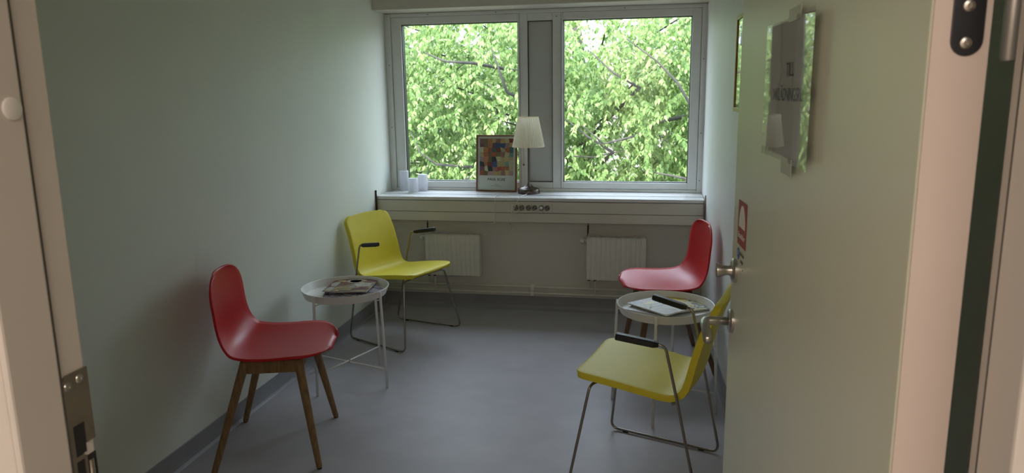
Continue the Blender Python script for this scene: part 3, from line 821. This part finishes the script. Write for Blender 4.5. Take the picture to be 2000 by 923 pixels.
CM = {
    'food': cover_mat('cover_food', [lin(c) for c in ((.10, .05, .06), (.45, .12, .10), (.30, .34, .22), (.75, .62, .38), (.30, .28, .32), (.62, .64, .62))], 7, 1),
    'dark': cover_mat('cover_dark', [lin(c) for c in ((.04, .04, .05), (.10, .10, .12), (.55, .5, .52), (.08, .08, .10), (.2, .2, .22))], 16, 2),
    'wine': cover_mat('cover_wine', [lin(c) for c in ((.25, .06, .08), (.5, .14, .15), (.55, .5, .52), (.2, .2, .25))], 10, 3),
    'pale': cover_mat('cover_pale', [lin(c) for c in ((.30, .33, .38), (.72, .70, .55), (.83, .83, .82), (.80, .80, .80), (.78, .77, .70), (.25, .22, .22))], 9, 4),
    'yellow': cover_mat('cover_yellow', [lin(c) for c in ((.15, .15, .12), (.80, .72, .15), (.78, .78, .72), (.35, .36, .34), (.82, .75, .2))], 15, 5),
    'grey': cover_mat('cover_grey', [lin(c) for c in ((.45, .47, .5), (.72, .73, .74), (.80, .80, .80), (.6, .62, .64))], 12, 6),
}
for k_, rgb in (('plate', (.62, .60, .55)), ('sauce', (.42, .16, .05)), ('leafy', (.45, .42, .12)), ('yellowink', (.78, .68, .08)), ('navy', (.06, .10, .25)), ('skin', (.55, .32, .22)), ('wine', (.36, .07, .08)), ('greyprint', (.45, .45, .44))):
    M[k_] = mat('print_' + k_, lin(rgb), 0.4, noise=0.2, nscale=60)
gL = 'magazines on the left tray table'; gR = 'magazines on the right tray table'
ZT0 = 0.4918
magazine('dark magazine at the bottom left of the stack on the left table', -1.605, 3.595, ZT0, math.radians(17), 0.215, 0.285, 0.004, CM['dark'], gL)
magazine('dark magazine sticking out to the right of the stack on the left table', -1.565, 3.682, ZT0 + 0.006, math.radians(52), 0.21, 0.28, 0.004, CM['dark'], gL)
magazine('magazine with a wine-red corner showing at the rear of the left stack', -1.612, 3.715, ZT0 + 0.012, math.radians(14), 0.20, 0.275, 0.004, CM['wine'], gL)
magazine('food magazine with plates on its cover, topmost on the left table', -1.608, 3.70, ZT0 + 0.018, math.radians(6), 0.245, 0.265, 0.004, CM['food'], gL, 0.004,
         blocks=(('red_print', (-0.06, 0.02, 0.085, 0.125), 'wine'), ('plate_print', (-0.045, 0.055, 0.035, 0.115), 'plate'), ('dish_print', (-0.03, 0.04, 0.047, 0.103), 'leafy'),
                 ('plate_print', (0.02, 0.118, -0.045, 0.04), 'plate'), ('dish_print', (0.032, 0.104, -0.034, 0.028), 'sauce'), ('title_print', (-0.116, -0.07, -0.03, 0.06), 'plate'), ('title_print', (-0.116, -0.07, -0.125, -0.045), 'plate'),
                 ('dish_print', (-0.045, 0.045, -0.12, -0.05), 'leafy'), ('red_print', (0.07, 0.118, 0.07, 0.125), 'wine')))
magazine('grey magazine lying under the others on the right table', 0.045, 3.585, ZT0, math.radians(-28), 0.21, 0.28, 0.004, CM['grey'], gR)
magazine('black and yellow magazine on the right table, half under the pale one', 0.165, 3.635, ZT0 + 0.006, math.radians(-152), 0.20, 0.27, 0.0045, CM['yellow'], gR, 0.0,
         blocks=(('masthead_print', (-0.085, 0.085, -0.115, -0.04), 'yellowink'), ('masthead_dark_print', (-0.06, 0.05, -0.10, -0.055), 'ink')))
magazine('pale magazine with blue and yellow print, topmost on the right table', 0.060, 3.548, ZT0 + 0.013, math.radians(-45), 0.265, 0.195, 0.0045, CM['pale'], gR, 0.003,
         blocks=(('blue_print', (-0.130, -0.085, -0.092, -0.040), 'navy'), ('portrait_print', (-0.118, -0.075, -0.032, 0.012), 'skin'), ('portrait_print', (-0.120, -0.070, 0.030, 0.085), 'wine'), ('headline_print', (-0.068, -0.048, -0.05, 0.02), 'yellowink'), ('headline_print', (-0.040, -0.026, -0.04, 0.06), 'greyprint'), ('headline_print', (-0.005, 0.006, -0.06, 0.05), 'greyprint')))

# ------------------------------------------------------------------ things on the sill
ZS = 0.832
lamp = thing('table_lamp', 'table lamp with pleated cream shade and bronze foot on the window sill', 'lamp', (-0.858, 5.185, ZS))
lathe_ob('base', [(0, 0), (0.076, 0), (0.0785, 0.004), (0.0785, 0.022), (0.074, 0.032), (0.058, 0.040), (0.036, 0.046), (0.024, 0.056), (0.015, 0.066), (0.010, 0.072), (0, 0.072)], M['bronze'], lamp, n=48)
st = lathe_ob('stem', [(0, 0.066), (0.0095, 0.066), (0.0095, 0.072), (0.0068, 0.078), (0.0068, 0.325), (0.010, 0.328), (0.019, 0.333), (0.019, 0.345), (0.010, 0.350), (0.010, 0.38), (0.014, 0.385), (0.014, 0.43), (0, 0.43)], M['bronze'], lamp, n=28)
bm = bmesh.new(); lathe(bm, [(0, 0.43), (0.012, 0.432), (0.026, 0.455), (0.028, 0.475), (0.02, 0.496), (0, 0.504)], 24)
bmesh.ops.recalc_face_normals(bm, faces=bm.faces[:]); fromb('bulb', bm, M['white_plastic'], lamp, smooth=True)
bm = bmesh.new()
NP = 120; rows = []
for z, r in ((0.332, 0.1135), (0.335, 0.1130), (0.43, 0.0935), (0.538, 0.0715), (0.541, 0.0710)):
    rows.append([bm.verts.new(((r + (0.0022 if k % 2 else -0.0012)) * math.cos(2 * PI * k / NP), (r + (0.0022 if k % 2 else -0.0012)) * math.sin(2 * PI * k / NP), z)) for k in range(NP)])
for A_, B_ in zip(rows, rows[1:]):
    for k in range(NP): bm.faces.new((A_[k], A_[(k + 1) % NP], B_[(k + 1) % NP], B_[k]))
sh_ = fromb('pleated_shade', bm, M['shade'], lamp)
for z, r in ((0.333, 0.1145), (0.5405, 0.0722)):
    bm = bmesh.new(); tube(bm, [(r * math.cos(2 * PI * k / 48), r * math.sin(2 * PI * k / 48), z) for k in range(49)], 0.0024, 8, False)
    fromb('shade_ring', bm, M['shade'], sh_, smooth=True)
bm = bmesh.new()
for k in range(3):
    a = k * 2 * PI / 3 + 0.4; tube(bm, [(0.012 * math.cos(a), 0.012 * math.sin(a), 0.432), (0.071 * math.cos(a), 0.071 * math.sin(a), 0.537)], 0.0015, 6)
fromb('shade_carrier', bm, M['bronze'], lamp)
pc = tube_ob('pull_chain', [(-0.022, -0.018, 0.345), (-0.030, -0.022, 0.335), (-0.031, -0.022, 0.215)], 0.0011, M['bronze'], lamp, n=6)
lathe_ob('pull_knob', [(0, 0.198), (0.0045, 0.200), (0.006, 0.207), (0.003, 0.214), (0, 0.216)], M['dark'], pc, n=12, mtx=Matrix.Translation((-0.031, -0.022, 0)))
lx, ly, lz = -0.858, 5.185, ZS
def rel(pts): return [(x - lx, y - ly, z - lz) for x, y, z in pts]
tube_ob('cord', fillet(rel([(-0.858, 5.112, 0.838), (-0.865, 5.06, 0.8365), (-0.885, 4.975, 0.8365), (-0.893, 4.951, 0.822), (-0.928, 4.944, 0.750), (-0.952, 4.944, 0.700), (-0.925, 4.944, 0.728), (-0.86, 4.943, 0.738), (-0.79, 4.943, 0.738), (-0.757, 4.940, 0.752), (-0.745, 4.934, 0.760)]), 0.025), 0.0029, M['cord'], lamp, n=8)
bm = bmesh.new(); lathe(bm, [(0, 0.0), (0.0125, 0.0), (0.0125, 0.010), (0.009, 0.022), (0.005, 0.030), (0, 0.030)], 20, Matrix.Translation((-0.734 - lx, 4.954 - ly, 0.7615 - lz)) @ R90)
autosmooth(fromb('plug', bm, M['cord'], lamp))
lc = tube_ob('loose_cable', fillet([(-1.010, 5.02, 0.8345), (-1.030, 4.985, 0.8345), (-1.045, 4.957, 0.846), (-1.056, 4.949, 0.828), (-1.061, 4.9465, 0.760), (-1.062, 4.946, 0.690), (-1.060, 4.948, 0.652), (-1.10, 4.99, 0.640), (-1.172, 5.055, 0.632),
      (-1.160, 5.070, 0.575), (-1.085, 5.072, 0.536), (-0.995, 5.070, 0.553), (-0.955, 5.05, 0.615), (-0.962, 4.975, 0.645), (-0.968, 4.947, 0.66), (-0.958, 4.945, 0.700), (-0.952, 4.945, 0.712)], 0.04, 5), 0.0029, M['cord'], n=8)
tag(lc, 'white cable looping over the sill edge and hanging below it, left of the sockets', 'cable')

for (x, y, h, r, lb) in ((-1.818, 5.262, 0.150, 0.034, 'tall white pillar candle in the left window corner, leftmost of three'),
                         (-1.722, 5.178, 0.102, 0.037, 'short white pillar candle on the sill, front one of three'),
                         (-1.672, 5.260, 0.122, 0.036, 'white pillar candle on the sill in front of the left pane, rightmost of three')):
    c = thing('pillar_candle', lb, 'candle', (x, y, ZS), group='white candles on the sill')
    lathe_ob('wax_body', [(0, 0), (r - 0.002, 0), (r, 0.003), (r, h - 0.004), (r - 0.003, h), (r - 0.010, h - 0.004), (r * 0.3, h - 0.009), (0, h - 0.009)], M['wax'], c, n=36)
    tube_ob('wick', [(0, 0, h - 0.011), (0.001, 0, h - 0.002)], 0.0012, M['ink'], c, n=6)

# framed poster leaning on the middle post
pf = bpy.data.objects.new('framed_poster', None); pf.empty_display_size = 0.1
tag(pf, 'wooden framed poster of coloured patches leaning beside the lamp on the sill', 'poster')
pf.location = (-1.113, 5.250, ZS); pf.rotation_euler = (math.radians(-5.5), 0, math.radians(-4.0))
col.objects.link(pf)
W2, HH = 0.154, 0.412
for nm, b in (('frame_side', (-W2, -W2 + 0.011, 0, 0.018, 0, HH)), ('frame_side', (W2 - 0.011, W2, 0, 0.018, 0, HH)), ('frame_rail', (-W2 + 0.011, W2 - 0.011, 0, 0.018, 0, 0.011)), ('frame_rail', (-W2 + 0.011, W2 - 0.011, 0, 0.018, HH - 0.011, HH))):
    box(nm, b, M['wood_frame'], pf, bevel=0.0015)
box('backing', (-W2 + 0.009, W2 - 0.009, 0.009, 0.015, 0.009, HH - 0.009), M['wood_frame'], pf)
box('sheet', (-W2 + 0.010, W2 - 0.010, 0.0075, 0.009, 0.010, HH - 0.010), M['paper'], pf)
# generic patchwork print
pal = [lin(c) for c in ((.56, .20, .16), (.72, .38, .24), (.80, .66, .42), (.34, .15, .14), (.84, .76, .58), (.66, .46, .44), (.24, .38, .44), (.80, .72, .55), (.50, .44, .28), (.72, .56, .56), (.14, .20, .22), (.78, .52, .34), (.46, .60, .58), (.80, .70, .50), (.20, .30, .55), (.50, .28, .40), (.70, .32, .22), (.82, .78, .66))]
NX, NY = 8, 8
px0, px1, pz0, pz1 = -0.128, 0.128, 0.118, 0.386
gx = np.linspace(px0, px1, NX + 1); gz = np.linspace(pz0, pz1, NY + 1)
rp_ = random.Random(5)
bm = bmesh.new(); cl = bm.loops.layers.color.new('print')
V = [[bm.verts.new((gx[i] + (rp_.uniform(-.006, .006) if 0 < i < NX else 0), 0.0073 , gz[j] + (rp_.uniform(-.006, .006) if 0 < j < NY else 0))) for j in range(NY + 1)] for i in range(NX + 1)]
for i in range(NX):
    for j in range(NY):
        f = bm.faces.new((V[i][j], V[i + 1][j], V[i + 1][j + 1], V[i][j + 1]))
        c = rp_.choice(pal); sc = rp_.uniform(0.8, 1.2)
        for lp in f.loops: lp[cl] = (min(1, c[0] * sc) ** (1 / 2.2), min(1, c[1] * sc) ** (1 / 2.2), min(1, c[2] * sc) ** (1 / 2.2), 1)
me = bpy.data.meshes.new('patch_print'); bm.to_mesh(me); bm.free()
pm = bpy.data.materials.new('patch_print'); pm.use_nodes = True
nt = pm.node_tree; b_ = nt.nodes['Principled BSDF']; va = nt.nodes.new('ShaderNodeVertexColor'); va.layer_name = 'print'
nz = nt.nodes.new('ShaderNodeTexNoise'); nz.inputs['Scale'].default_value = 45
mx = nt.nodes.new('ShaderNodeMix'); mx.data_type = 'RGBA'; mx.blend_type = 'OVERLAY'; mx.inputs[0].default_value = 0.5
nt.links.new(va.outputs[0], mx.inputs[6]); nt.links.new(nz.outputs['Fac'], mx.inputs[7])
nt.links.new(mx.outputs[2], b_.inputs['Base Color']); b_.inputs['Roughness'].default_value = 0.6
ob('patch_print', me, pm, pf)
TX = AX((1, 0, 0), (0, 0, 1), (0, -1, 0))
text('lettering', 'PAUL KLEE', 0.0255, M['ink'], pf, Matrix.Translation((0, 0.0070, 0.0885)) @ TX, extrude=0.0002, spacing=1.10, weight=0.0005)
text('lettering', 'Gallery', 0.009, M['greyink'], pf, Matrix.Translation((0, 0.0070, 0.052)) @ TX, extrude=0.0002)
box('small_print', (-0.04, 0.04, 0.0068, 0.0074, 0.0405, 0.0425), M['greyink'], pf)
box('glass', (-W2 + 0.010, W2 - 0.010, 0.0045, 0.0060, 0.010, HH - 0.010), M['glass'], pf)

# ------------------------------------------------------------------ outside: trees seen from an upper floor
GZ = -5.0
bm = bmesh.new()
rows = []
for y, z in ((5.6, GZ), (20, GZ), (34, GZ + 1.0), (60, GZ + 4.5), (110, GZ + 9)):
    rows.append([bm.verts.new((x, y, z)) for x in (-90, -30, 0, 30, 90)])
for A_, B_ in zip(rows, rows[1:]):
    for k in range(4): bm.faces.new((A_[k], A_[k + 1], B_[k + 1], B_[k]))
tag(fromb('ground', bm, M['ground']), 'brown litter-covered slope under the trees outside', 'ground', kind='structure')

LT = np.array([(0, 0, 0), (0.16, 0.21, 0.03), (0.25, 0.0, -0.035), (0.16, -0.21, 0.03), (0.50, 0.25, -0.02), (0.60, 0.0, -0.085), (0.50, -0.25, -0.02), (1.0, 0.0, -0.24)])
LF = [(0, 2, 1), (0, 3, 2), (1, 2, 5, 4), (2, 3, 6, 5), (4, 5, 7), (5, 6, 7)]
def leaf_frames(nt_, box_, heading, length, droop, size, per):
    """sprays: twigs in a box, leaves set alternately along them and hanging; returns arrays pos, dir, side, nrm, size"""
    x0, x1, y0, y1, z0, z1 = box_
    P = rng.uniform((x0, y0, z0), (x1, y1, z1), (nt_, 3))
    a = heading + rng.normal(0, 0.9, nt_)
    el = -rng.uniform(*droop, nt_)
    T = np.stack([np.cos(a) * np.cos(el), np.sin(a) * np.cos(el), np.sin(el)], 1)
    Ls = rng.uniform(*length, nt_)
    tt2 = np.tile(np.linspace(0.05, 1.0, per), nt_)
    ti = np.repeat(np.arange(nt_), per)
    Tq = T[ti]; pos = P[ti] + Tq * (Ls[ti] * tt2)[:, None]
    pos[:, 2] -= 0.22 * tt2 ** 2 * Ls[ti]
    S = np.cross(Tq, (0, 0, 1.0)); S /= np.linalg.norm(S, axis=1)[:, None]
    sg_ = np.where(np.arange(len(ti)) % 2 == 0, 1.0, -1.0)[:, None]
    D = Tq * 0.45 + S * sg_ * rng.uniform(0.35, 0.9, (len(ti), 1)) + np.array([0, 0, -1.0]) * rng.uniform(0.25, 1.1, (len(ti), 1)) + rng.normal(0, 0.18, (len(ti), 3))
    D /= np.linalg.norm(D, axis=1)[:, None]
    Nn = np.array([0, -0.35, 1.0]) + rng.normal(0, 0.32, (len(ti), 3))
    Nn -= D * (Nn * D).sum(1)[:, None]; Nn /= np.linalg.norm(Nn, axis=1)[:, None]
    B = np.cross(Nn, D)
    sz = rng.uniform(*size, len(ti)) * (1 - 0.25 * tt2)
    return pos, D, B, Nn, sz
def leaf_mesh(name, pos, D, B, Nn, sz):
    n = len(pos)
    co = (pos[:, None, :] + sz[:, None, None] * (LT[None, :, 0:1] * D[:, None, :] + LT[None, :, 1:2] * B[:, None, :] + LT[None, :, 2:3] * Nn[:, None, :])).reshape(-1, 3)
    me = bpy.data.meshes.new(name)
    li = np.concatenate([np.array(f) for f in LF]); ln = np.array([len(f) for f in LF]); nl = len(li)
    loops = (li[None, :] + 8 * np.arange(n)[:, None]).ravel()
    starts = (np.concatenate([[0], np.cumsum(ln)[:-1]])[None, :] + nl * np.arange(n)[:, None]).ravel()
    me.vertices.add(len(co)); me.vertices.foreach_set('co', co.astype(np.float32).ravel())
    me.loops.add(len(loops)); me.loops.foreach_set('vertex_index', loops.astype(np.int32))
    me.polygons.add(len(starts)); me.polygons.foreach_set('loop_start', starts.astype(np.int32))
    me.update(calc_edges=True); me.validate()
    return me
one = bpy.data.meshes.new('leaf'); one.from_pydata([tuple(v) for v in LT], [], LF); one.materials.append(M['leaf'])


TX0, TY0 = -1.2, 12.2
tree = thing('leafy_tree', 'tall tree with bright spring leaves filling both window panes', 'tree', (TX0, TY0, GZ))
def near(lst): return [(x - TX0, y - TY0, z - GZ) for x, y, z in lst]
tube_ob('trunk', near([(TX0, TY0, GZ - 0.1), (TX0 - 0.05, TY0, GZ + 2.5), (TX0 + 0.1, TY0 + 0.1, GZ + 5.2), (TX0, TY0 + 0.1, GZ + 7.2), (TX0 - 0.1, TY0, GZ + 8.2)]), [0.26, 0.22, 0.17, 0.10, 0.04], M['bark'], tree, n=12)
BR = [  # boughs: polylines with start and end radius
    [(-2.95, 9.6, 1.10), (-2.80, 9.5, 0.83), (-2.60, 9.5, 0.69), (-2.10, 9.8, 0.62), (-1.3, 11.9, 0.2)],
    [(-2.75, 9.5, 2.05), (-2.45, 9.5, 1.92), (-2.15, 9.6, 1.90), (-1.2, 11.8, 1.7)],
    [(-1.86, 9.4, 2.05), (-1.78, 9.45, 1.80), (-1.70, 9.5, 1.55), (-1.2, 12.0, 1.0)],
    [(-0.30, 9.4, 2.12), (0.05, 9.4, 1.86), (0.28, 9.45, 1.62), (0.50, 9.5, 1.25), (1.1, 10.4, 0.3)],
    [(0.02, 9.4, 0.62), (0.25, 9.4, 0.58), (0.50, 9.4, 0.52), (0.9, 10.2, 0.2)],
    [(-0.80, 9.4, 1.16), (-0.55, 9.5, 0.94), (-0.20, 9.6, 1.02), (0.05, 9.6, 1.18), (0.5, 10.6, 1.2)],
    [(-1.00, 9.6, 1.22), (-0.75, 9.6, 1.02), (-0.45, 9.6, 0.83), (-0.9, 11.5, 0.3)],
    [(-0.72, 9.5, 2.0), (-0.45, 9.5, 1.75), (-0.15, 9.6, 1.58), (-0.9, 11.9, 0.9)],
    [(-2.4, 9.5, 0.42), (-2.15, 9.5, 0.55), (-1.9, 9.6, 0.75), (-1.4, 11.5, 0.6)],
]
for k in range(34):
    x = rng.uniform(-5.5, 2.6); y = rng.uniform(9.3, 11.6); z = rng.uniform(-1.2, 2.9)
    d = rng.uniform(-0.8, 0.8); 
    BR.append([(x, y, z), (x + d * 0.5, y + 0.1, z - rng.uniform(-.1, .2)), (x + d * 1.1, y + 0.4, z - rng.uniform(0, .4)), (TX0 + (x + d - TX0) * 0.4, TY0 - 0.3, z - 0.7)])
BR = [[(x_, y_ - 0.75 if q_ < len(b) - 1 else y_, z_) for q_, (x_, y_, z_) in enumerate(b)] for b in BR]
for k, pl_ in enumerate(BR):
    rr = 0.019 if k < 9 else 0.010
    n_ = len(pl_)
    tube_ob('branch', near(pl_), [rr * (0.35 + 0.65 * i / (n_ - 2)) if i < n_ - 1 else rr * 1.6 for i in range(n_)], M['bark'], tree, n=7)
sprays = [leaf_frames(4300, (-4.7, 1.9, 8.9, 12.4, -0.6, 2.7), -PI / 2, (0.35, 0.75), (0.0, 0.5), (0.055, 0.095), 24),
          leaf_frames(1300, (-7.5, 4.6, 9.2, 13.0, -3.6, 2.75), -PI / 2, (0.5, 0.9), (0.0, 0.5), (0.08, 0.13), 20)]
pos, D, B, Nn, sz = [np.concatenate(q) for q in zip(*sprays)]
# a few thin places in the foliage let the slope behind show through
hole = np.zeros(len(pos), bool)
for hx, hz, hr in ((-0.55, 1.05, 0.22), (-0.45, 0.72, 0.2), (-0.75, 2.25, 0.2), (-2.35, 2.28, 0.16), (0.15, 0.95, 0.14)):
    f_ = (pos[:, 1]) / 9.5
    d2 = ((pos[:, 0] / f_ - hx) ** 2 + ((1.54 + (pos[:, 2] - 1.54) / f_) - hz) ** 2)
    hole |= (d2 < hr ** 2) & (rng.random(len(pos)) < 0.75)
pos, D, B, Nn, sz = [q[~hole] for q in (pos, D, B, Nn, sz)]
inview = (pos[:, 0] > -3.5) & (pos[:, 0] < 0.7) & (pos[:, 2] > 0.2) & (pos[:, 2] < 2.6)
score = np.where(inview, sz / pos[:, 1], 0)
big = np.argsort(-score)[:300]
mask = np.ones(len(pos), bool); mask[big] = False
loc0 = np.array([TX0, TY0, GZ])
me = leaf_mesh('foliage', pos[mask] - loc0, D[mask], B[mask], Nn[mask], sz[mask])
fo = ob('foliage', me, M['leaf'], tree); fo['kind'] = 'stuff'
for i in big:
    o = bpy.data.objects.new('leaf', one)
    mtx = Matrix(((D[i, 0] * sz[i], B[i, 0] * sz[i], Nn[i, 0] * sz[i], pos[i, 0] - TX0), (D[i, 1] * sz[i], B[i, 1] * sz[i], Nn[i, 1] * sz[i], pos[i, 1] - TY0), (D[i, 2] * sz[i], B[i, 2] * sz[i], Nn[i, 2] * sz[i], pos[i, 2] - GZ), (0, 0, 0, 1)))
    o.parent = tree; o.matrix_local = mtx
    col.objects.link(o)

def far_tree(x, y, top, rx, lb, n):
    zg = GZ + (0 if y < 20 else (y - 20) / 14.0 if y < 34 else 1 + (y - 34) * 3.5 / 26)
    t = thing('background_tree', lb, 'tree', (x, y, zg), group='trees behind the leafy tree')
    H = top - zg
    tube_ob('trunk', [(0, 0, -0.1), (0.1, 0, H * 0.4), (-0.05, 0.1, H * 0.8)], [0.22, 0.16, 0.06], M['bark'], t, n=9)
    for k in range(7):
        a = rng.uniform(0, 2 * PI); z = H * rng.uniform(0.35, 0.75)
        tube_ob('branch', [(0.03, 0, z), (rx * 0.4 * math.cos(a), rx * 0.4 * math.sin(a), z + 0.4), (rx * 0.85 * math.cos(a), rx * 0.85 * math.sin(a), z + 0.7)], [0.06, 0.04, 0.015], M['bark'], t, n=6)
    P_ = leaf_frames(n, (-rx, rx, -rx * 0.7, rx * 0.7, 0.6, H), -PI / 2, (0.7, 1.3), (0.0, 0.5), (0.16, 0.26), 16)
    k_ = ((P_[0][:, 0] / rx) ** 2 + (P_[0][:, 1] / (rx * 0.8)) ** 2 + ((P_[0][:, 2] - H * 0.5) / (H * 0.52)) ** 2) < 1.15
    f = ob('foliage', leaf_mesh('foliage', *[q[k_] for q in P_]), M['leaf_far'], t); f['kind'] = 'stuff'
for (x, y, top, rx, lb, n) in ((-4.4, 18.5, 3.5, 2.3, 'pale green tree glimpsed through gaps in the leaves of the left pane', 560),
                               (0.4, 22.5, 3.8, 2.3, 'pale green tree glimpsed through gaps in the leaves of the right pane', 420)):
    far_tree(x, y, top, rx, lb, n)
